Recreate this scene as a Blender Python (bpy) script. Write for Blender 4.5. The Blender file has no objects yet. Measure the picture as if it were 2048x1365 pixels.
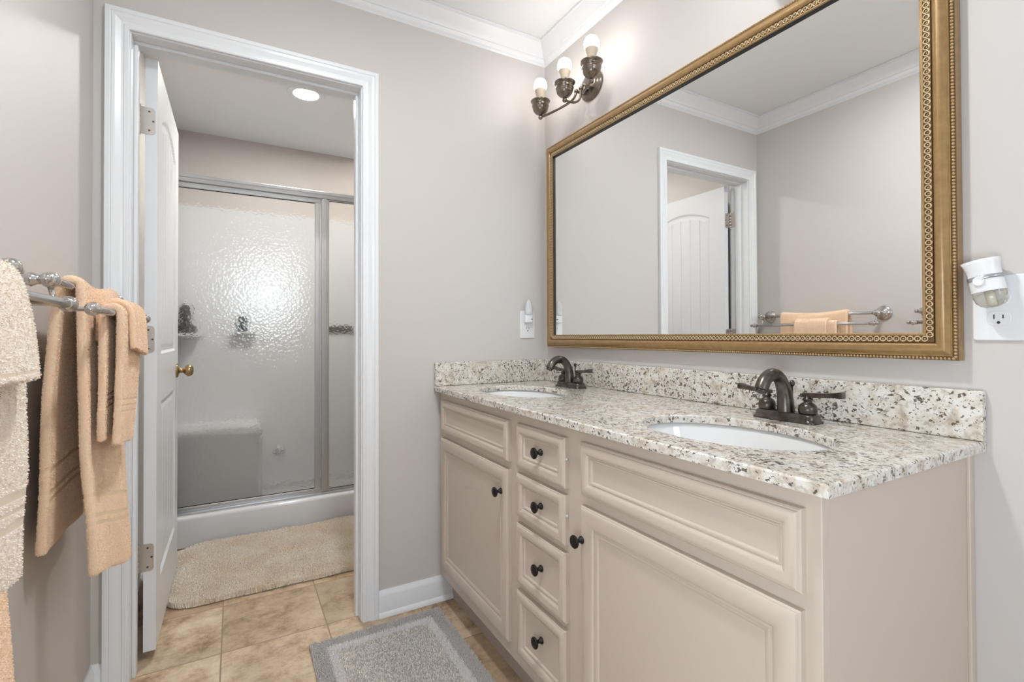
import bpy, bmesh, math, random
from mathutils import Vector, Matrix, noise
import numpy as np

# ------------------------------------------------------------------ camera, world, light, exposure
SC = bpy.context.scene
COL = SC.collection
PI = math.pi
cam_data = bpy.data.cameras.new('camera')
cam = bpy.data.objects.new('camera', cam_data)
COL.objects.link(cam)
YAW, PITCH, ROLL = math.radians(29.5037), math.radians(0.5746), math.radians(-0.1968)
fw = Vector((math.sin(YAW) * math.cos(PITCH), math.cos(YAW) * math.cos(PITCH), math.sin(PITCH)))
rt = Vector((math.cos(YAW), -math.sin(YAW), 0))
up = rt.cross(fw)
rt, up = rt * math.cos(ROLL) + up * math.sin(ROLL), up * math.cos(ROLL) - rt * math.sin(ROLL)
cam.matrix_world = Matrix(((rt.x, up.x, -fw.x, -1.2707), (rt.y, up.y, -fw.y, -1.9226),
                           (rt.z, up.z, -fw.z, 1.0922), (0, 0, 0, 1)))
cam_data.sensor_width = 36
cam_data.lens = 36 * 979.45 / 2048
cam_data.shift_y = -21.09 / 2048
cam_data.clip_start = 0.02
SC.camera = cam

world = bpy.data.worlds.new('sky')
SC.world = world
world.use_nodes = True
bg = world.node_tree.nodes['Background']
bg.inputs[0].default_value = (0.80, 0.90, 1.0, 1)
bg.inputs[1].default_value = 13.0

W_LEFT = -1.649
def area(name, loc, rot, sx, sy, energy, col, portal=False):
    d = bpy.data.lights.new(name, 'AREA'); d.shape = 'RECTANGLE'; d.size = sx; d.size_y = sy
    d.energy = energy; d.color = col
    o = bpy.data.objects.new(name, d); COL.objects.link(o); o.location = loc; o.rotation_euler = rot
    if portal: d.cycles.is_portal = True
    return o
WX0, WX1, WZ0, WZ1, YR = -1.17, -0.45, 1.32, 2.20, -4.2      # the window in the wall behind the camera
area('window_portal', ((WX0 + WX1) / 2, YR - 0.13, (WZ0 + WZ1) / 2), (PI / 2, 0, 0), WX1 - WX0, WZ1 - WZ0, 1, (1, 1, 1), True)
LY0, LY1, LZ0, LZ1 = -2.40, -1.76, 0.45, 1.10      # unseen window opening added in the left wall to light the cabinet fronts
area('window_portal', (W_LEFT - .13, (LY0 + LY1) / 2, (LZ0 + LZ1) / 2), (PI / 2, 0, -PI / 2), LY1 - LY0, LZ1 - LZ0, 1, (1, 1, 1), True)
BULB = 21.0          # radiance of the lit vanity bulbs
CEIL_FILL = 390.0      # radiance of the unseen fill lamp added over the vanity room
DOWNLIGHT = 400.0     # radiance of the recessed shower lamp
STALL_FILL = 55.0    # radiance of the dimmer, unseen fill lamp added inside the shower stall
SC.view_settings.view_transform = 'Standard'
SC.view_settings.look = 'None'
SC.view_settings.gamma = 1
SC.view_settings.use_curve_mapping = False
SC.view_settings.exposure = 0.0

rnd = random.Random(7)

# ------------------------------------------------------------------ materials
def mat(name, color=(.8, .8, .8), rough=.5, metal=0., **kw):
    m = bpy.data.materials.new(name); m.use_nodes = True
    b = m.node_tree.nodes['Principled BSDF']
    b.inputs['Base Color'].default_value = (*color, 1)
    b.inputs['Roughness'].default_value = rough
    b.inputs['Metallic'].default_value = metal
    for k, v in kw.items(): b.inputs[k.replace('_', ' ')].default_value = v
    return m
class NT:
    def __init__(s, m):
        s.m = m; s.t = m.node_tree; s.b = s.t.nodes['Principled BSDF']; s.out = s.t.nodes['Material Output']
    def n(s, typ, **kw):
        d = s.t.nodes.new(typ)
        for k, v in kw.items():
            if k.startswith('i_'):
                key = k[2:]
                key = int(key) if key.isdigit() else key.replace('_', ' ')
                d.inputs[key].default_value = v
            else: setattr(d, k, v)
        return d
    def l(s, a, b): s.t.links.new(a, b)
    def coord(s, scale=(1, 1, 1), rot=(0, 0, 0), loc=(0, 0, 0)):
        tc = s.n('ShaderNodeTexCoord'); mp = s.n('ShaderNodeMapping')
        mp.inputs['Scale'].default_value = scale; mp.inputs['Rotation'].default_value = rot; mp.inputs['Location'].default_value = loc
        s.l(tc.outputs['Object'], mp.inputs[0]); return mp.outputs[0]
    def noise(s, vec, scale, detail=3, rough=.5):
        d = s.n('ShaderNodeTexNoise'); d.inputs['Scale'].default_value = scale; d.inputs['Detail'].default_value = detail
        d.inputs['Roughness'].default_value = rough; s.l(vec, d.inputs['Vector']); return d.outputs[0]
    def vor(s, vec, scale, feature='F1', rnd=1.):
        d = s.n('ShaderNodeTexVoronoi', feature=feature); d.inputs['Scale'].default_value = scale
        d.inputs['Randomness'].default_value = rnd; s.l(vec, d.inputs['Vector']); return d
    def ramp(s, fac, stops):
        d = s.n('ShaderNodeValToRGB'); e = d.color_ramp.elements
        while len(e) < len(stops): e.new(.5)
        for i, (p, c) in enumerate(stops):
            e[i].position = p; e[i].color = (*c, 1) if len(c) == 3 else c
        s.l(fac, d.inputs[0]); return d.outputs[0]
    def mix(s, fac, a, b, mode='MIX'):
        d = s.n('ShaderNodeMix', data_type='RGBA', blend_type=mode)
        for v, k in ((fac, 0), (a, 6), (b, 7)):
            if hasattr(v, 'is_linked'): s.l(v, d.inputs[k])
            else: d.inputs[k].default_value = v if k == 0 else (*v, 1)
        return d.outputs[2]
    def math(s, op, a, b=0.):
        d = s.n('ShaderNodeMath', operation=op)
        for v, k in ((a, 0), (b, 1)):
            if hasattr(v, 'is_linked'): s.l(v, d.inputs[k])
            else: d.inputs[k].default_value = v
        return d.outputs[0]
    def bump(s, h, strength=.3, dist=.002):
        d = s.n('ShaderNodeBump'); d.inputs['Strength'].default_value = strength; d.inputs['Distance'].default_value = dist
        s.l(h, d.inputs['Height']); s.l(d.outputs[0], s.b.inputs['Normal']); return d
    def color(s, c): s.l(c, s.b.inputs['Base Color'])

def paint(name, col, rough, bump=.0006, scale=260):
    m = mat(name, col, rough); t = NT(m)
    t.bump(t.noise(t.coord(), scale, 2), .12, bump)
    return m
M = {}
M['wall'] = paint('greige_wall_paint', (.615, .580, .552), .6)
M['ceiling'] = paint('white_ceiling_paint', (.86, .86, .86), .8)
M['trim'] = paint('white_gloss_paint', (.83, .845, .865), .28, .0002, 120)
M['door'] = paint('white_door_paint', (.83, .845, .865), .32, .0003, 150)
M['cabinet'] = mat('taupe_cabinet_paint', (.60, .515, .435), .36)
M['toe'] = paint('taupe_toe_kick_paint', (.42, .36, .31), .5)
M['porcelain'] = mat('white_porcelain', (.88, .88, .88), .08)
M['acrylic'] = mat('white_acrylic', (.78, .79, .81), .18)
M['plastic'] = mat('white_plastic', (.82, .82, .83), .3)
M['plastic_grey'] = mat('silver_plastic', (.45, .46, .50), .25, .6)
M['slot'] = mat('dark_slot', (.02, .02, .02), .6)
M['rubber_and_reflection'] = mat('black_gasket_and_lip_reflection', (.012, .012, .012), .5)
M['clear'] = mat('clear_plastic', (.93, .94, .95), .12, Transmission_Weight=.45, IOR=1.3)
M['liquid'] = mat('clear_bottle_with_oil', (.96, .95, .88), .03, Transmission_Weight=.95, IOR=1.33)
M['wick'] = mat('cream_wick', (.85, .82, .68), .5)
M['nickel'] = mat('polished_nickel', (.62, .60, .58), .16, 1.)
M['satin_nickel'] = mat('satin_nickel', (.60, .56, .53), .38, .9)
M['chrome'] = mat('polished_chrome', (.75, .75, .77), .08, 1.)
M['brass'] = mat('antique_brass', (.42, .30, .16), .25, 1.)
m = M['alu'] = mat('brushed_aluminium', (.62, .63, .65), .28, .9); t = NT(m)
t.bump(t.noise(t.coord((8, 8, 300)), 30, 2), .08, .0004)
m = M['bronze'] = mat('oil_rubbed_bronze', (.05, .043, .038), .3, .85); t = NT(m)
c = t.coord(); t.color(t.ramp(t.noise(c, 40, 3), [(.3, (.060, .051, .046)), (.7, (.17, .145, .125))]))
m = M['lamp_bronze'] = mat('aged_lamp_bronze', (.22, .185, .15), .25, .9)
m = M['knob'] = mat('dark_bronze_knob', (.028, .025, .024), .38, .7)
m = M['gold'] = mat('antique_gold_leaf', (.36, .24, .11), .42, .35, Coat_Weight=.6, Coat_Roughness=.18); t = NT(m)
c = t.coord((1, 3, 3))
g = t.mix(t.noise(c, 22, 4, .6), (.23, .125, .038), (.42, .265, .105))
t.color(g); t.bump(t.noise(c, 90, 3), .15, .0008)
m = M['gold_carved'] = mat('carved_gold_ornament', (.66, .51, .31), .4, .3)
m = M['gold_dark'] = mat('dark_gold_ground', (.17, .095, .04), .45, .5)
M['gold_bead'] = mat('bronze_bead', (.46, .31, .15), .4, .35)
M['mirror'] = mat('silvered_mirror', (.93, .935, .93), .0, 1.)

def emis(name, col, s):
    m = mat(name, (.9, .9, .9), .4)
    b = m.node_tree.nodes['Principled BSDF']
    b.inputs['Emission Color'].default_value = (*col, 1); b.inputs['Emission Strength'].default_value = s
    return m
M['bulb'] = emis('lit_bulb_glass', (1.0, .975, .945), BULB)
M['bulb_base'] = mat('tan_bulb_base', (.62, .52, .40), .5)
M['lens'] = emis('lit_downlight_lens', (.985, .97, .93), DOWNLIGHT)
M['ceil_fill_lens'] = emis('ceiling_fill_lamp_glass', (.955, .985, 1.0), CEIL_FILL)
M['stall_fill_lens'] = emis('stall_fill_lamp_lens', (1.0, .90, .76), STALL_FILL)

# granite
m = M['granite'] = mat('speckled_granite', (.7, .65, .6), .10); t = NT(m)
c = t.coord((1, 1, 1), (.35, .2, .5))
low = t.noise(c, 11, 4, .6); mid = t.noise(c, 38, 5, .65)
base = t.ramp(mid, [(.34, (.46, .385, .295)), (.45, (.66, .60, .51)), (.56, (.77, .74, .68)), (.74, (.78, .765, .735))])
base = t.mix(t.ramp(low, [(.45, (0, 0, 0)), (.65, (.7, .7, .7))]), base, (.75, .72, .67))
cs = t.coord((1.35, .95, 1.15), (.6, .5, .9))
gz = t.ramp(t.noise(cs, 74, 6, .72), [(.535, (0, 0, 0)), (.62, (.75, .75, .75))])
base = t.mix(gz, base, (.43, .385, .335))
def spots(scale, cut, amt, col, base, det=2.5):
    f = t.math('ADD', t.noise(cs, scale, det, .55), t.math('MULTIPLY', t.math('SUBTRACT', low, .5), .30))
    return t.mix(t.ramp(f, [(cut, (0, 0, 0)), (cut + .025, (amt, amt, amt))]), base, col)
base = spots(85, .605, .88, (.10, .072, .05), base)
base = spots(150, .615, .85, (.055, .045, .04), base)
base = spots(48, .70, .6, (.30, .20, .12), base, 4)
t.color(base)

# floor tile: square grid of slate-look ceramic tile
TX, TY, TX0, TY0 = .3445, .340, -1.3095, .048
m = M['tile'] = mat('slate_look_floor_tile', (.5, .4, .3), .38); t = NT(m)
tc = t.n('ShaderNodeTexCoord'); sx = t.n('ShaderNodeSeparateXYZ'); t.l(tc.outputs['Object'], sx.inputs[0])
u = t.math('DIVIDE', t.math('SUBTRACT', sx.outputs[0], TX0), TX); v = t.math('DIVIDE', t.math('SUBTRACT', sx.outputs[1], TY0), TY)
cmb = t.n('ShaderNodeCombineXYZ'); t.l(t.math('FLOOR', u), cmb.inputs[0]); t.l(t.math('FLOOR', v), cmb.inputs[1])
wn = t.n('ShaderNodeTexWhiteNoise', noise_dimensions='3D'); t.l(cmb.outputs[0], wn.inputs['Vector'])
off = t.n('ShaderNodeVectorMath', operation='SCALE'); t.l(wn.outputs['Color'], off.inputs[0]); off.inputs['Scale'].default_value = 9
add = t.n('ShaderNodeVectorMath', operation='ADD'); t.l(tc.outputs['Object'], add.inputs[0]); t.l(off.outputs[0], add.inputs[1])
na = t.noise(add.outputs[0], 8, 10, .74); nb = t.noise(add.outputs[0], 3.2, 3, .5)
tone = t.ramp(na, [(.36, (.27, .17, .095)), (.46, (.50, .35, .22)), (.54, (.66, .505, .35)), (.66, (.77, .645, .49))])
tone2 = t.ramp(na, [(.36, (.27, .175, .10)), (.5, (.50, .35, .22)), (.66, (.62, .47, .32))])
tone = t.mix(t.ramp(wn.outputs['Value'], [(.35, (0, 0, 0)), (.75, (1, 1, 1))]), tone, tone2)
tone = t.mix(t.ramp(nb, [(.45, (0, 0, 0)), (.72, (.45, .45, .45))]), tone, (.36, .29, .22))
fu = t.math('ABSOLUTE', t.math('SUBTRACT', t.math('FRACT', u), .5)); fv = t.math('ABSOLUTE', t.math('SUBTRACT', t.math('FRACT', v), .5))
gr = t.math('GREATER_THAN', t.math('MAXIMUM', fu, fv), .4930)
t.color(t.mix(gr, tone, (.33, .24, .16)))
hgt = t.math('SUBTRACT', t.math('MULTIPLY', na, .5), gr)
t.bump(hgt, .35, .002)

# terry towels
def terry(name, c1, c2):
    m = mat(name, c1, .95); t = NT(m); c = t.coord()
    t.b.inputs['Sheen Weight'].default_value = .35; t.b.inputs['Sheen Roughness'].default_value = .5
    f = t.noise(c, 420, 2); t.color(t.mix(t.noise(c, 30, 3), c1, c2))
    t.b.inputs['Subsurface Weight'].default_value = .08; t.b.inputs['Subsurface Radius'].default_value = (.012, .007, .004)
    t.bump(f, .5, .002); return m
M['peach'] = terry('peach_terry', (.92, .66, .45), (.97, .75, .55))
M['peach_band'] = mat('peach_woven_band', (.88, .65, .45), .6)
M['cream_terry'] = terry('cream_terry', (.92, .80, .68), (.96, .86, .76))
M['cream_band'] = mat('cream_woven_band', (.82, .69, .55), .6)
def yarn(name, c1, c2, sc=300):
    m = mat(name, c1, .95); t = NT(m); c = t.coord()
    t.color(t.mix(t.ramp(t.noise(c, sc, 1), [(.4, (0, 0, 0)), (.6, (1, 1, 1))]), c1, c2)); return m
M['pile_grey'] = yarn('grey_pile', (.60, .565, .545), (.76, .725, .70))
M['pile_white'] = yarn('white_pile', (.92, .87, .86), (.96, .92, .91))
m = M['pile_mix'] = mat('flecked_beige_pile', (.5, .46, .43), .95); t = NT(m)
t.color(t.ramp(t.noise(t.coord((1, 1, .2)), 210, 1), [(.44, (.62, .575, .535)), (.56, (.95, .90, .84))]))
M['mat_back'] = mat('mat_backing', (.40, .37, .35), .9)
m = M['rug'] = mat('cream_shag', (.8, .7, .55), .95); t = NT(m); c = t.coord((1, 1, .3))
t.color(t.mix(t.ramp(t.noise(c, 6, 3), [(.35, (0, 0, 0)), (.65, (1, 1, 1))]), (.88, .755, .60), (.97, .89, .78)))

# obscure (pebbled) shower glass
m = M['obscure'] = mat('pebbled_shower_glass', (.95, .94, .91), .09, Transmission_Weight=1., IOR=1.52); t = NT(m)
c = t.coord()
vd = t.vor(c, 70); h = t.math('ADD', t.math('POWER', vd.outputs['Distance'], 1.6), t.math('MULTIPLY', t.noise(c, 75, 2), .5))
GB = t.bump(h, .118, .005)

# ------------------------------------------------------------------ mesh helpers
class MB:
    """Collects shapes into one bmesh (world coordinates)."""
    def __init__(s): s.bm = bmesh.new(); s.mi = 0
    def _new(s, verts, faces, smooth=False):
        vs = [s.bm.verts.new(v) for v in verts]; out = []
        for f in faces:
            try:
                fc = s.bm.faces.new([vs[i] for i in f]); fc.smooth = smooth; fc.material_index = s.mi; out.append(fc)
            except ValueError: pass
        return vs, out
    def box(s, x0, x1, y0, y1, z0, z1, bev=0., seg=2):
        x0, x1 = sorted((x0, x1)); y0, y1 = sorted((y0, y1)); z0, z1 = sorted((z0, z1))
        v = [(x, y, z) for x in (x0, x1) for y in (y0, y1) for z in (z0, z1)]
        f = [(0, 1, 3, 2), (4, 6, 7, 5), (0, 4, 5, 1), (2, 3, 7, 6), (0, 2, 6, 4), (1, 5, 7, 3)]
        vs, fs = s._new(v, f)
        if bev:
            es = list({e for fc in fs for e in fc.edges})
            bmesh.ops.bevel(s.bm, geom=es, offset=bev, segments=seg, affect='EDGES', profile=.5)
        return s
    def lathe(s, prof, o=(0, 0, 0), axis=(0, 0, 1), n=24, closed=True, sx=1., sy=1.):
        """prof: list of (radius, height along axis)."""
        a = Vector(axis).normalized(); q = Vector((0, 0, 1)).rotation_difference(a); o = Vector(o)
        vs = []; faces = []
        for (r, h) in prof:
            for k in range(n):
                th = 2 * PI * k / n
                vs.append(o + q @ Vector((r * math.cos(th) * sx, r * math.sin(th) * sy, h)))
        for i in range(len(prof) - 1):
            for k in range(n):
                k2 = (k + 1) % n
                faces.append((i * n + k, i * n + k2, (i + 1) * n + k2, (i + 1) * n + k))
        if closed:
            faces.append(tuple(range(n))[::-1]); faces.append(tuple((len(prof) - 1) * n + k for k in range(n)))
        s._new(vs, faces, True); return s
    def ball(s, o, r, n=16, sc=(1, 1, 1)):
        m = max(6, n // 2); vs = []; faces = []
        o = Vector(o)
        for i in range(1, m):
            ph = PI * i / m
            for k in range(n):
                th = 2 * PI * k / n
                vs.append(o + Vector((r * math.sin(ph) * math.cos(th) * sc[0], r * math.sin(ph) * math.sin(th) * sc[1], r * math.cos(ph) * sc[2])))
        vs += [o + Vector((0, 0, r * sc[2])), o - Vector((0, 0, r * sc[2]))]; T, B = len(vs) - 2, len(vs) - 1
        for i in range(m - 2):
            for k in range(n):
                k2 = (k + 1) % n; faces.append((i * n + k, (i + 1) * n + k, (i + 1) * n + k2, i * n + k2))
        for k in range(n):
            k2 = (k + 1) % n; faces.append((T, k, k2)); faces.append((B, (m - 2) * n + k2, (m - 2) * n + k))
        s._new(vs, faces, True); return s
    def tube(s, pts, rad, n=12, cap=True, flat=1.):
        pts = [Vector(p) for p in pts]
        if not hasattr(rad, '__len__'): rad = [rad] * len(pts)
        vs = []; faces = []
        t0 = (pts[1] - pts[0]).normalized(); ref = Vector((0, 0, 1)) if abs(t0.z) < .9 else Vector((0, 1, 0))
        nrm = (ref - t0 * ref.dot(t0)).normalized(); prev = t0
        for i, p in enumerate(pts):
            tg = (pts[min(i + 1, len(pts) - 1)] - pts[max(i - 1, 0)]).normalized()
            nrm = prev.rotation_difference(tg) @ nrm; nrm = (nrm - tg * nrm.dot(tg)).normalized(); prev = tg
            bi = tg.cross(nrm)
            for k in range(n):
                th = 2 * PI * k / n; vs.append(p + (nrm * math.cos(th) * flat + bi * math.sin(th)) * rad[i])
        for i in range(len(pts) - 1):
            for k in range(n):
                k2 = (k + 1) % n; faces.append((i * n + k, i * n + k2, (i + 1) * n + k2, (i + 1) * n + k))
        if cap:
            faces.append(tuple(range(n))[::-1]); faces.append(tuple((len(pts) - 1) * n + k for k in range(n)))
        s._new(vs, faces, True); return s
    def rings(s, rings, closed=False, cap=False, smooth=False):
        """rings: equal-length point loops joined by quads; closed joins last to first."""
        n = len(rings[0]); vs = [p for r in rings for p in r]; faces = []
        R = len(rings)
        for i in range(R if closed else R - 1):
            j = (i + 1) % R
            for k in range(n):
                k2 = (k + 1) % n; faces.append((i * n + k, i * n + k2, j * n + k2, j * n + k))
        if cap and not closed:
            faces.append(tuple(range(n))[::-1]); faces.append(tuple((R - 1) * n + k for k in range(n)))
        s._new(vs, faces, smooth); return s
    def prism(s, poly, fn, a, b):
        """poly of 2D points, fn(p, h) -> 3D point, extruded from a to b."""
        n = len(poly); vs = [fn(p, a) for p in poly] + [fn(p, b) for p in poly]
        faces = [tuple(range(n))[::-1], tuple(range(n, 2 * n))] + [(i, (i + 1) % n, n + (i + 1) % n, n + i) for i in range(n)]
        s._new(vs, faces); return s
    def sheet(s, grid, smooth=True, mfun=None):
        R, Cn = len(grid), len(grid[0]); vs = [s.bm.verts.new(p) for r in grid for p in r]
        for i in range(R - 1):
            for j in range(Cn - 1):
                f = s.bm.faces.new((vs[i * Cn + j], vs[i * Cn + j + 1], vs[(i + 1) * Cn + j + 1], vs[(i + 1) * Cn + j]))
                f.smooth = smooth; f.material_index = mfun(i, j) if mfun else s.mi
        return s

def root_loc(p):
    while p.parent is not None: p = p.parent
    return p.location
def obj(name, mb, mats, parent=None, origin=None, fix=True, autosmooth=None):
    bm = mb.bm if isinstance(mb, MB) else mb
    if fix: bmesh.ops.recalc_face_normals(bm, faces=bm.faces)
    o3 = root_loc(parent) if parent is not None else Vector(origin or (0, 0, 0))
    bmesh.ops.translate(bm, verts=bm.verts, vec=-Vector(o3))
    me = bpy.data.meshes.new(name); bm.to_mesh(me); bm.free()
    if not isinstance(mats, (list, tuple)): mats = [mats]
    for m_ in mats: me.materials.append(m_)
    o = bpy.data.objects.new(name, me); COL.objects.link(o)
    if parent is not None: o.parent = parent
    else: o.location = o3
    if autosmooth is not None:
        for p in me.polygons: p.use_smooth = True
        me.set_sharp_from_angle(angle=math.radians(autosmooth))
    return o
def thing(name, label, cat, loc, group=None, kind=None):
    o = bpy.data.objects.new(name, None); COL.objects.link(o); o.location = loc; o.empty_display_size = .05
    return tag(o, label, cat, group, kind)
def tag(o, label=None, cat=None, group=None, kind=None):
    if label: o['label'] = label
    if cat: o['category'] = cat
    if group: o['group'] = group
    if kind: o['kind'] = kind
    return o
def struct(name, mb, mats, label=None, cat=None, **kw):
    o = obj(name, mb, mats, **kw); return tag(o, label, cat, None, 'structure')
def copy_tree(o, parent=None):
    c = o.copy(); COL.objects.link(c)
    if parent is not None: c.parent = parent
    for ch in list(o.children): copy_tree(ch, c)
    return c

# ------------------------------------------------------------------ the room
W, H, YF = -1.649, 2.44, 1.90          # left wall x, ceiling height, shower back wall y
DX0, DX1, DZ, WT = -1.556, -.849, 2.05, .118   # door opening, wall thickness
struct('floor', MB().box(W - .1, .1, YR - .1, YF + .1, -.1, 0), M['tile'], 'tan slate-look tile floor running through the doorway', 'floor')
struct('ceiling', MB().box(W - .1, .1, YR - .1, YF + .1, H, H + .1), M['ceiling'], 'flat white ceiling above both rooms', 'ceiling')
struct('wall_right', MB().box(0, .1, YR - .1, YF + .1, 0, H), M['wall'], 'greige wall behind the framed mirror', 'wall')
struct('wall_left', MB().box(W - .1, W, YR - .1, LY0, 0, H).box(W - .1, W, LY1, YF + .1, 0, H).box(W - .1, W, LY0, LY1, LZ1, H).box(W - .1, W, LY0, LY1, 0, LZ0), M['wall'], 'greige wall carrying the towel racks', 'wall')
struct('wall_back', MB().box(W, DX0 - .018, 0, WT, 0, H).box(DX1 + .018, 0, 0, WT, 0, H).box(DX0 - .018, DX1 + .018, 0, WT, DZ + .018, H), M['wall'], 'greige wall with the white doorway', 'wall')
struct('wall_far', MB().box(W, 0, YF, YF + .1, 0, H), M['wall'], 'taupe wall above the shower glass', 'wall')
struct('wall_front', MB().box(W, WX0, YR - .1, YR, 0, H).box(WX1, 0, YR - .1, YR, 0, H).box(WX0, WX1, YR - .1, YR, 0, WZ0).box(WX0, WX1, YR - .1, YR, WZ1, H), M['wall'], 'greige wall with the daylight window', 'wall')
# window behind the camera
w = MB()
w.box(WX0 - .07, WX0, YR, YR + .02, WZ0 - .07, WZ1 + .07, .003).box(WX1, WX1 + .07, YR, YR + .02, WZ0 - .07, WZ1 + .07, .003)
w.box(WX0, WX1, YR, YR + .02, WZ1, WZ1 + .07, .003).box(WX0 - .09, WX1 + .09, YR, YR + .05, WZ0 - .04, WZ0, .004)
w.box(WX0, WX0 + .04, YR - .07, YR - .03, WZ0, WZ1).box(WX1 - .04, WX1, YR - .07, YR - .03, WZ0, WZ1)
w.box(WX0, WX1, YR - .07, YR - .03, WZ0, WZ0 + .04).box(WX0, WX1, YR - .07, YR - .03, WZ1 - .04, WZ1)
w.box(WX0, WX1, YR - .07, YR - .03, 1.785, 1.80)
struct('window_1', w, M['trim'], 'white framed window opposite the doorway', 'window')

w = MB()  # added window, out of view, bringing side light onto the vanity
w.box(W, W + .02, LY0 - .07, LY0, LZ0 - .07, LZ1 + .07, .003).box(W, W + .02, LY1, LY1 + .07, LZ0 - .07, LZ1 + .07, .003)
w.box(W, W + .02, LY0, LY1, LZ1, LZ1 + .07, .003).box(W, W + .05, LY0 - .09, LY1 + .09, LZ0 - .04, LZ0, .004)
w.box(W - .07, W - .04, LY0, LY0 + .03, LZ0, LZ1).box(W - .07, W - .04, LY1 - .03, LY1, LZ0, LZ1)
w.box(W - .07, W - .04, LY0, LY1, LZ0, LZ0 + .03).box(W - .07, W - .04, LY0, LY1, LZ1 - .03, LZ1)
struct('fill_window', w, M['trim'], 'small white framed window added unseen in the left wall for fill light', 'window')

# crown moulding: profile (distance from wall, drop below ceiling)
CROWN = [(0, -.001), (.066, -.001), (.066, -.009), (.058, -.012), (.052, -.022), (.036, -.040), (.024, -.052), (.022, -.058), (.017, -.060), (.015, -.070), (.010, -.077), (.004, -.080), (0, -.085)]
CROWN = [(d * 1.0, z) for d, z in CROWN]
def runx(m_, y, s, x0, x1, prof, z0, mitre0=0, mitre1=0):
    """a moulding along x on a wall at y, growing to s*d; mitred ends."""
    A = [(x0 + mitre0 * d, y + s * d, z0 + z) for d, z in prof]; B = [(x1 - mitre1 * d, y + s * d, z0 + z) for d, z in prof]
    return m_.rings([A, B], cap=True)
def runy(m_, x, s, y0, y1, prof, z0, mitre0=0, mitre1=0):
    A = [(x + s * d, y0 + mitre0 * d, z0 + z) for d, z in prof]; B = [(x + s * d, y1 - mitre1 * d, z0 + z) for d, z in prof]
    return m_.rings([A, B], cap=True)
struct('trim_1', runx(MB(), 0, -1, W, 0, CROWN, H, 1, 1), M['trim'], 'white crown moulding above the doorway', 'crown moulding', autosmooth=35)
struct('trim_2', runy(MB(), 0, -1, YR, 0, CROWN, H, 1, 1), M['trim'], 'white crown moulding above the mirror', 'crown moulding', autosmooth=35)
struct('trim_3', runy(MB(), W, 1, YR, 0, CROWN, H, 1, 1), M['trim'], 'white crown moulding above the towel racks', 'crown moulding', autosmooth=35)
struct('trim_4', runx(MB(), YR, 1, W, 0, CROWN, H, 1, 1), M['trim'], 'white crown moulding over the window wall', 'crown moulding', autosmooth=35)
# door casing: profile across the width (u from opening outwards, t proud of wall)
CAS = [(0, 0), (0, .010), (.003, .012), (.012, .0125), (.014, .0105), (.020, .0115), (.034, .0165), (.042, .0175), (.044, .0155), (.047, .018), (.058, .018), (.060, .016), (.060, 0)]
def casing(y, s):
    m_ = MB(); x0, x1, zt = DX0 - .004, DX1 + .004, DZ + .004; L = []
    def loop(fn): return [fn(u, t_) for u, t_ in CAS]
    L = [loop(lambda u, t_: (x0 - u, y + s * t_, 0)), loop(lambda u, t_: (x0 - u, y + s * t_, zt + u)),
         loop(lambda u, t_: (x1 + u, y + s * t_, zt + u)), loop(lambda u, t_: (x1 + u, y + s * t_, 0))]
    return m_.rings(L, cap=True)
struct('trim_5', casing(0, -1), M['trim'], 'white moulded casing around the doorway', 'door casing')
struct('trim_6', casing(WT, 1), M['trim'], 'white casing on the shower side of the doorway', 'door casing')
j = MB()
j.box(DX0 - .018, DX0, 0, WT, 0, DZ).box(DX1, DX1 + .018, 0, WT, 0, DZ).box(DX0 - .018, DX1 + .018, 0, WT, DZ, DZ + .018)
j.box(DX0, DX0 + .011, .045, .080, 0, DZ - .011, .002).box(DX1 - .011, DX1, .045, .080, 0, DZ - .011, .002).box(DX0, DX1, .045, .080, DZ - .011, DZ, .002)
struct('trim_7', j, M['trim'], 'white door jamb with its stop', 'door jamb')
BASE = [(0, 0), (.020, 0), (.020, .004), (.017, .014), (.012, .019), (.012, .078), (.010, .086), (.006, .093), (.004, .100), (0, .100)]
struct('baseboard_back', runx(MB(), 0, -1, DX1 + .064, -.478, BASE, 0), M['trim'], 'short white baseboard between doorway and vanity', 'baseboard', autosmooth=35)
struct('baseboard_left', runy(MB(), W, 1, YR, 0, BASE, 0, 1, 1), M['trim'], 'white baseboard below the towel racks', 'baseboard', autosmooth=35)
struct('baseboard_corner', runx(MB(), 0, -1, W, DX0 - .064, BASE, 0, 1, 0), M['trim'], 'stub of white baseboard in the corner left of the doorway', 'baseboard', autosmooth=35)
struct('baseboard_right', runy(MB(), 0, -1, YR, -1.535, BASE, 0), M['trim'], 'white baseboard beyond the vanity', 'baseboard', autosmooth=35)
struct('baseboard_shower', runy(MB(), W, 1, WT, 1.09, BASE, 0), M['trim'], 'white baseboard behind the open door', 'baseboard', autosmooth=35)

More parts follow.
